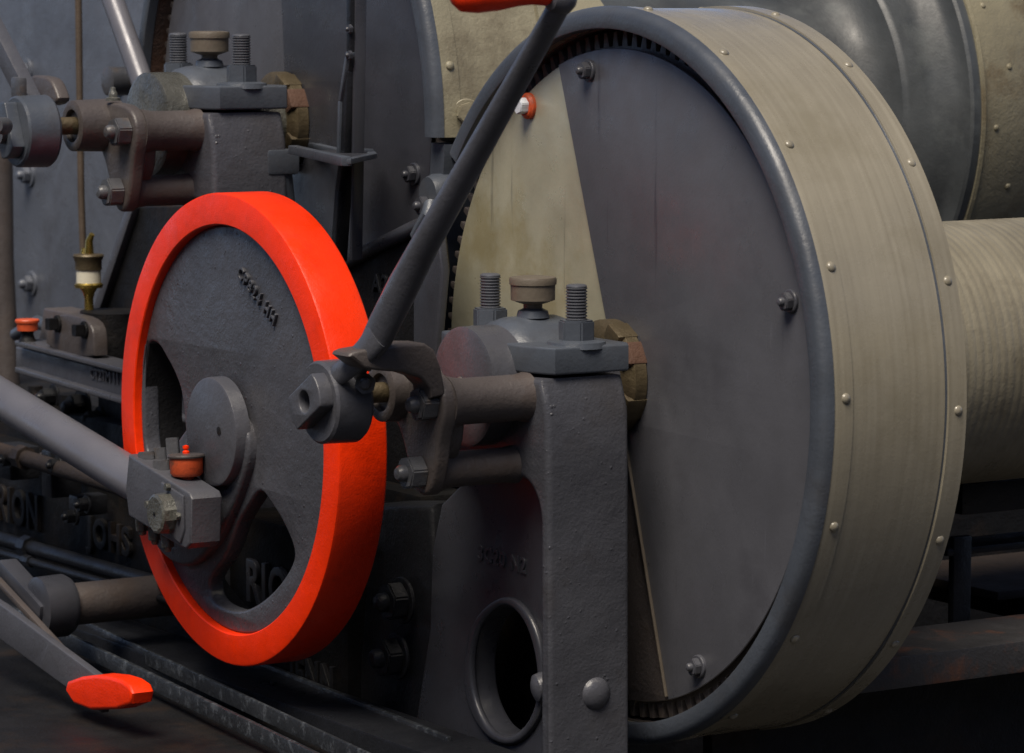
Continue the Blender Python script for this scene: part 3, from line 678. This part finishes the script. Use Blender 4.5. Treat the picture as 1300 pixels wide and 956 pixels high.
# rocking shaft with lever arm, bottom left
rs = thing('rocking_shaft', P(60, 765, Y=.40), 'dark grey rocking shaft with forked arm, bottom left below the connecting rod', 'shaft')
u, v = P(70, 768, Y=.40), P(215, 752, Y=.40)
ax = V((1, 0, 0))
L0 = P(84, 768, Y=.40); 
MB().lathe([(0, .029), (.35, .029)], L0, ax, 36).build('shaft_bar', 'brown_grey', rs)
MB().lathe([(-.045, .034), (-.042, .042), (-.004, .043), (.004, .038)], L0, ax, 36).build('boss', 'dark_plate', rs)
b = MB()
bar(b, P(8, 718, X=-.075), P(62, 778, X=-.075), .022, .028, .004); bar(b, P(52, 762, X=-.068), P(72, 775, X=-.068), .024, .032, .006)
b.build('rocker_arm', 'dark_plate', rs)
b = MB(); bar(b, P(-4, 735, X=-.095), P(95, 842, X=-.095), .008, .010, .002); b.build('thin_strap', 'brown_grey', rs)
dl = thing('drain_lever', P(60, 820, X=-.15), 'flat sloping grey bar with red painted end at the bottom left corner', 'lever')
MB().plate([px([(-60, 728), (0, 767), (128, 862), (128, 905), (0, 812), (-60, 768)], -.15)], -.15, -.138, bev=.002).build('flat_bar', 'grey_paint', dl)
MB().plate([smooth(px([(78, 868), (112, 856), (150, 860), (170, 874), (166, 900), (100, 902)], -.158), 1)], -.160, -.128, bev=.005, res=4).build('red_end', 'red_paint', dl)

# ================================================================== RIGHT: bed girders under the drum
gd = thing('deck_girder', P(1225, 830, Y=-.62), 'rust flecked dark bed girder along the bottom right behind the big guard', 'girder')
e0 = P(1147, 833, Y=-.62); zt = e0.z
yb = P(1172, 794, Z=zt).y
MB().box((1.35, (-.62 + yb) / 2, zt - .02), (1.9, abs(yb + .62), .04), bev=.003).build('top_flange', 'rusty_grey', gd)
MB().box((1.35, -.50, zt - .28), (1.9, .02, .50), bev=.002).build('web', 'black_iron', gd)
br_ = thing('angle_bracket', P(1225, 740, Y=-.40), 'small grey angle bracket standing on the girder at bottom right', 'bracket')
u = P(1218, 765, Y=-.42); 
b = MB(); b.box((u.x, -.42, (zt + u.z) / 2 + .03), (.03, .012, .13), bev=.003); b.box((u.x + .11, -.39, u.z + .068), (.27, .07, .010), bev=.003)
b.build('angle', 'black_gloss', br_)
ls = thing('rusty_shelf', P(1270, 765, Y=-.40), 'rusty brown shelf plate at the bottom right edge', 'plate')
u = P(1232, 752, Y=-.30)
MB().box((u.x + .35, -.22, u.z), (.68, .25, .012), bev=.002).build('shelf', 'dark_rust', ls)
MB().box((u.x + .40, -.18, u.z - .03), (.60, .2, .04), bev=.002).build('support', 'black_iron', ls)
rb = thing('bearer_beam', P(1260, 640, Y=-.35), 'dark wooden looking bearer beam just below the near rope barrel', 'beam')
u = P(1222, 615, Y=-.40); v = P(1222, 655, Y=-.40)
MB().box((u.x + .55, -.35, (u.z + v.z) / 2), (1.10, .10, u.z - v.z), bev=.006).build('beam', 'black_gloss', rb)
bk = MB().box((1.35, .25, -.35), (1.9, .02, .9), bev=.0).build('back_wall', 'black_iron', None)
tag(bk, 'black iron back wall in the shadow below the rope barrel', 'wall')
# deck
dk = MB(); dk._add([(-40, -40, -.75), (40, -40, -.75), (40, 40, -.75), (-40, 40, -.75)], [(0, 1, 2, 3)])
dko = dk.build('deck', 'deck', None); tag(dko, 'dark steel deck under the winch', None, kind='structure')
del dko['label']; dko['kind'] = 'structure'

wl = MB().box((0, -6.6, .75), (16, .2, 3.0), bev=.0); wl.box((-6.2, 0, .75), (.2, 13, 3.0), bev=.0)  # unseen walls added to keep low horizon light off the undersides
wo = wl.build('horizon_blocker', 'black_iron', None); wo['kind'] = 'structure'
# ================================================================== LIGHT
wd = bpy.data.worlds.new('World'); S.world = wd; wd.use_nodes = True
nt = wd.node_tree; bg = nt.nodes['Background']
sky = nt.nodes.new('ShaderNodeTexSky'); sky.sky_type = 'NISHITA'; sky.sun_disc = False
SUN_TO = V((-.40, -.30, .87)).normalized()
elev = math.asin(SUN_TO.z); az = math.atan2(SUN_TO.x, SUN_TO.y)
sky.sun_elevation = elev; sky.sun_rotation = az
sky.dust_density = .9; sky.air_density = .30; sky.ozone_density = 1.0
nt.links.new(sky.outputs['Color'], bg.inputs['Color']); bg.inputs['Strength'].default_value = .05
sl = bpy.data.lights.new('sun', 'SUN'); so = bpy.data.objects.new('sun', sl); COL.objects.link(so)
sl.energy = 1.5; sl.angle = math.radians(32); sl.color = (1, .90, .76)
so.rotation_euler = SUN_TO.to_track_quat('Z', 'Y').to_euler(); so.location = (0, 0, 5)
S.view_settings.view_transform = 'Standard'; S.view_settings.look = 'None'; S.view_settings.gamma = 1; S.view_settings.exposure = 1.6
S.cycles.max_bounces = 6
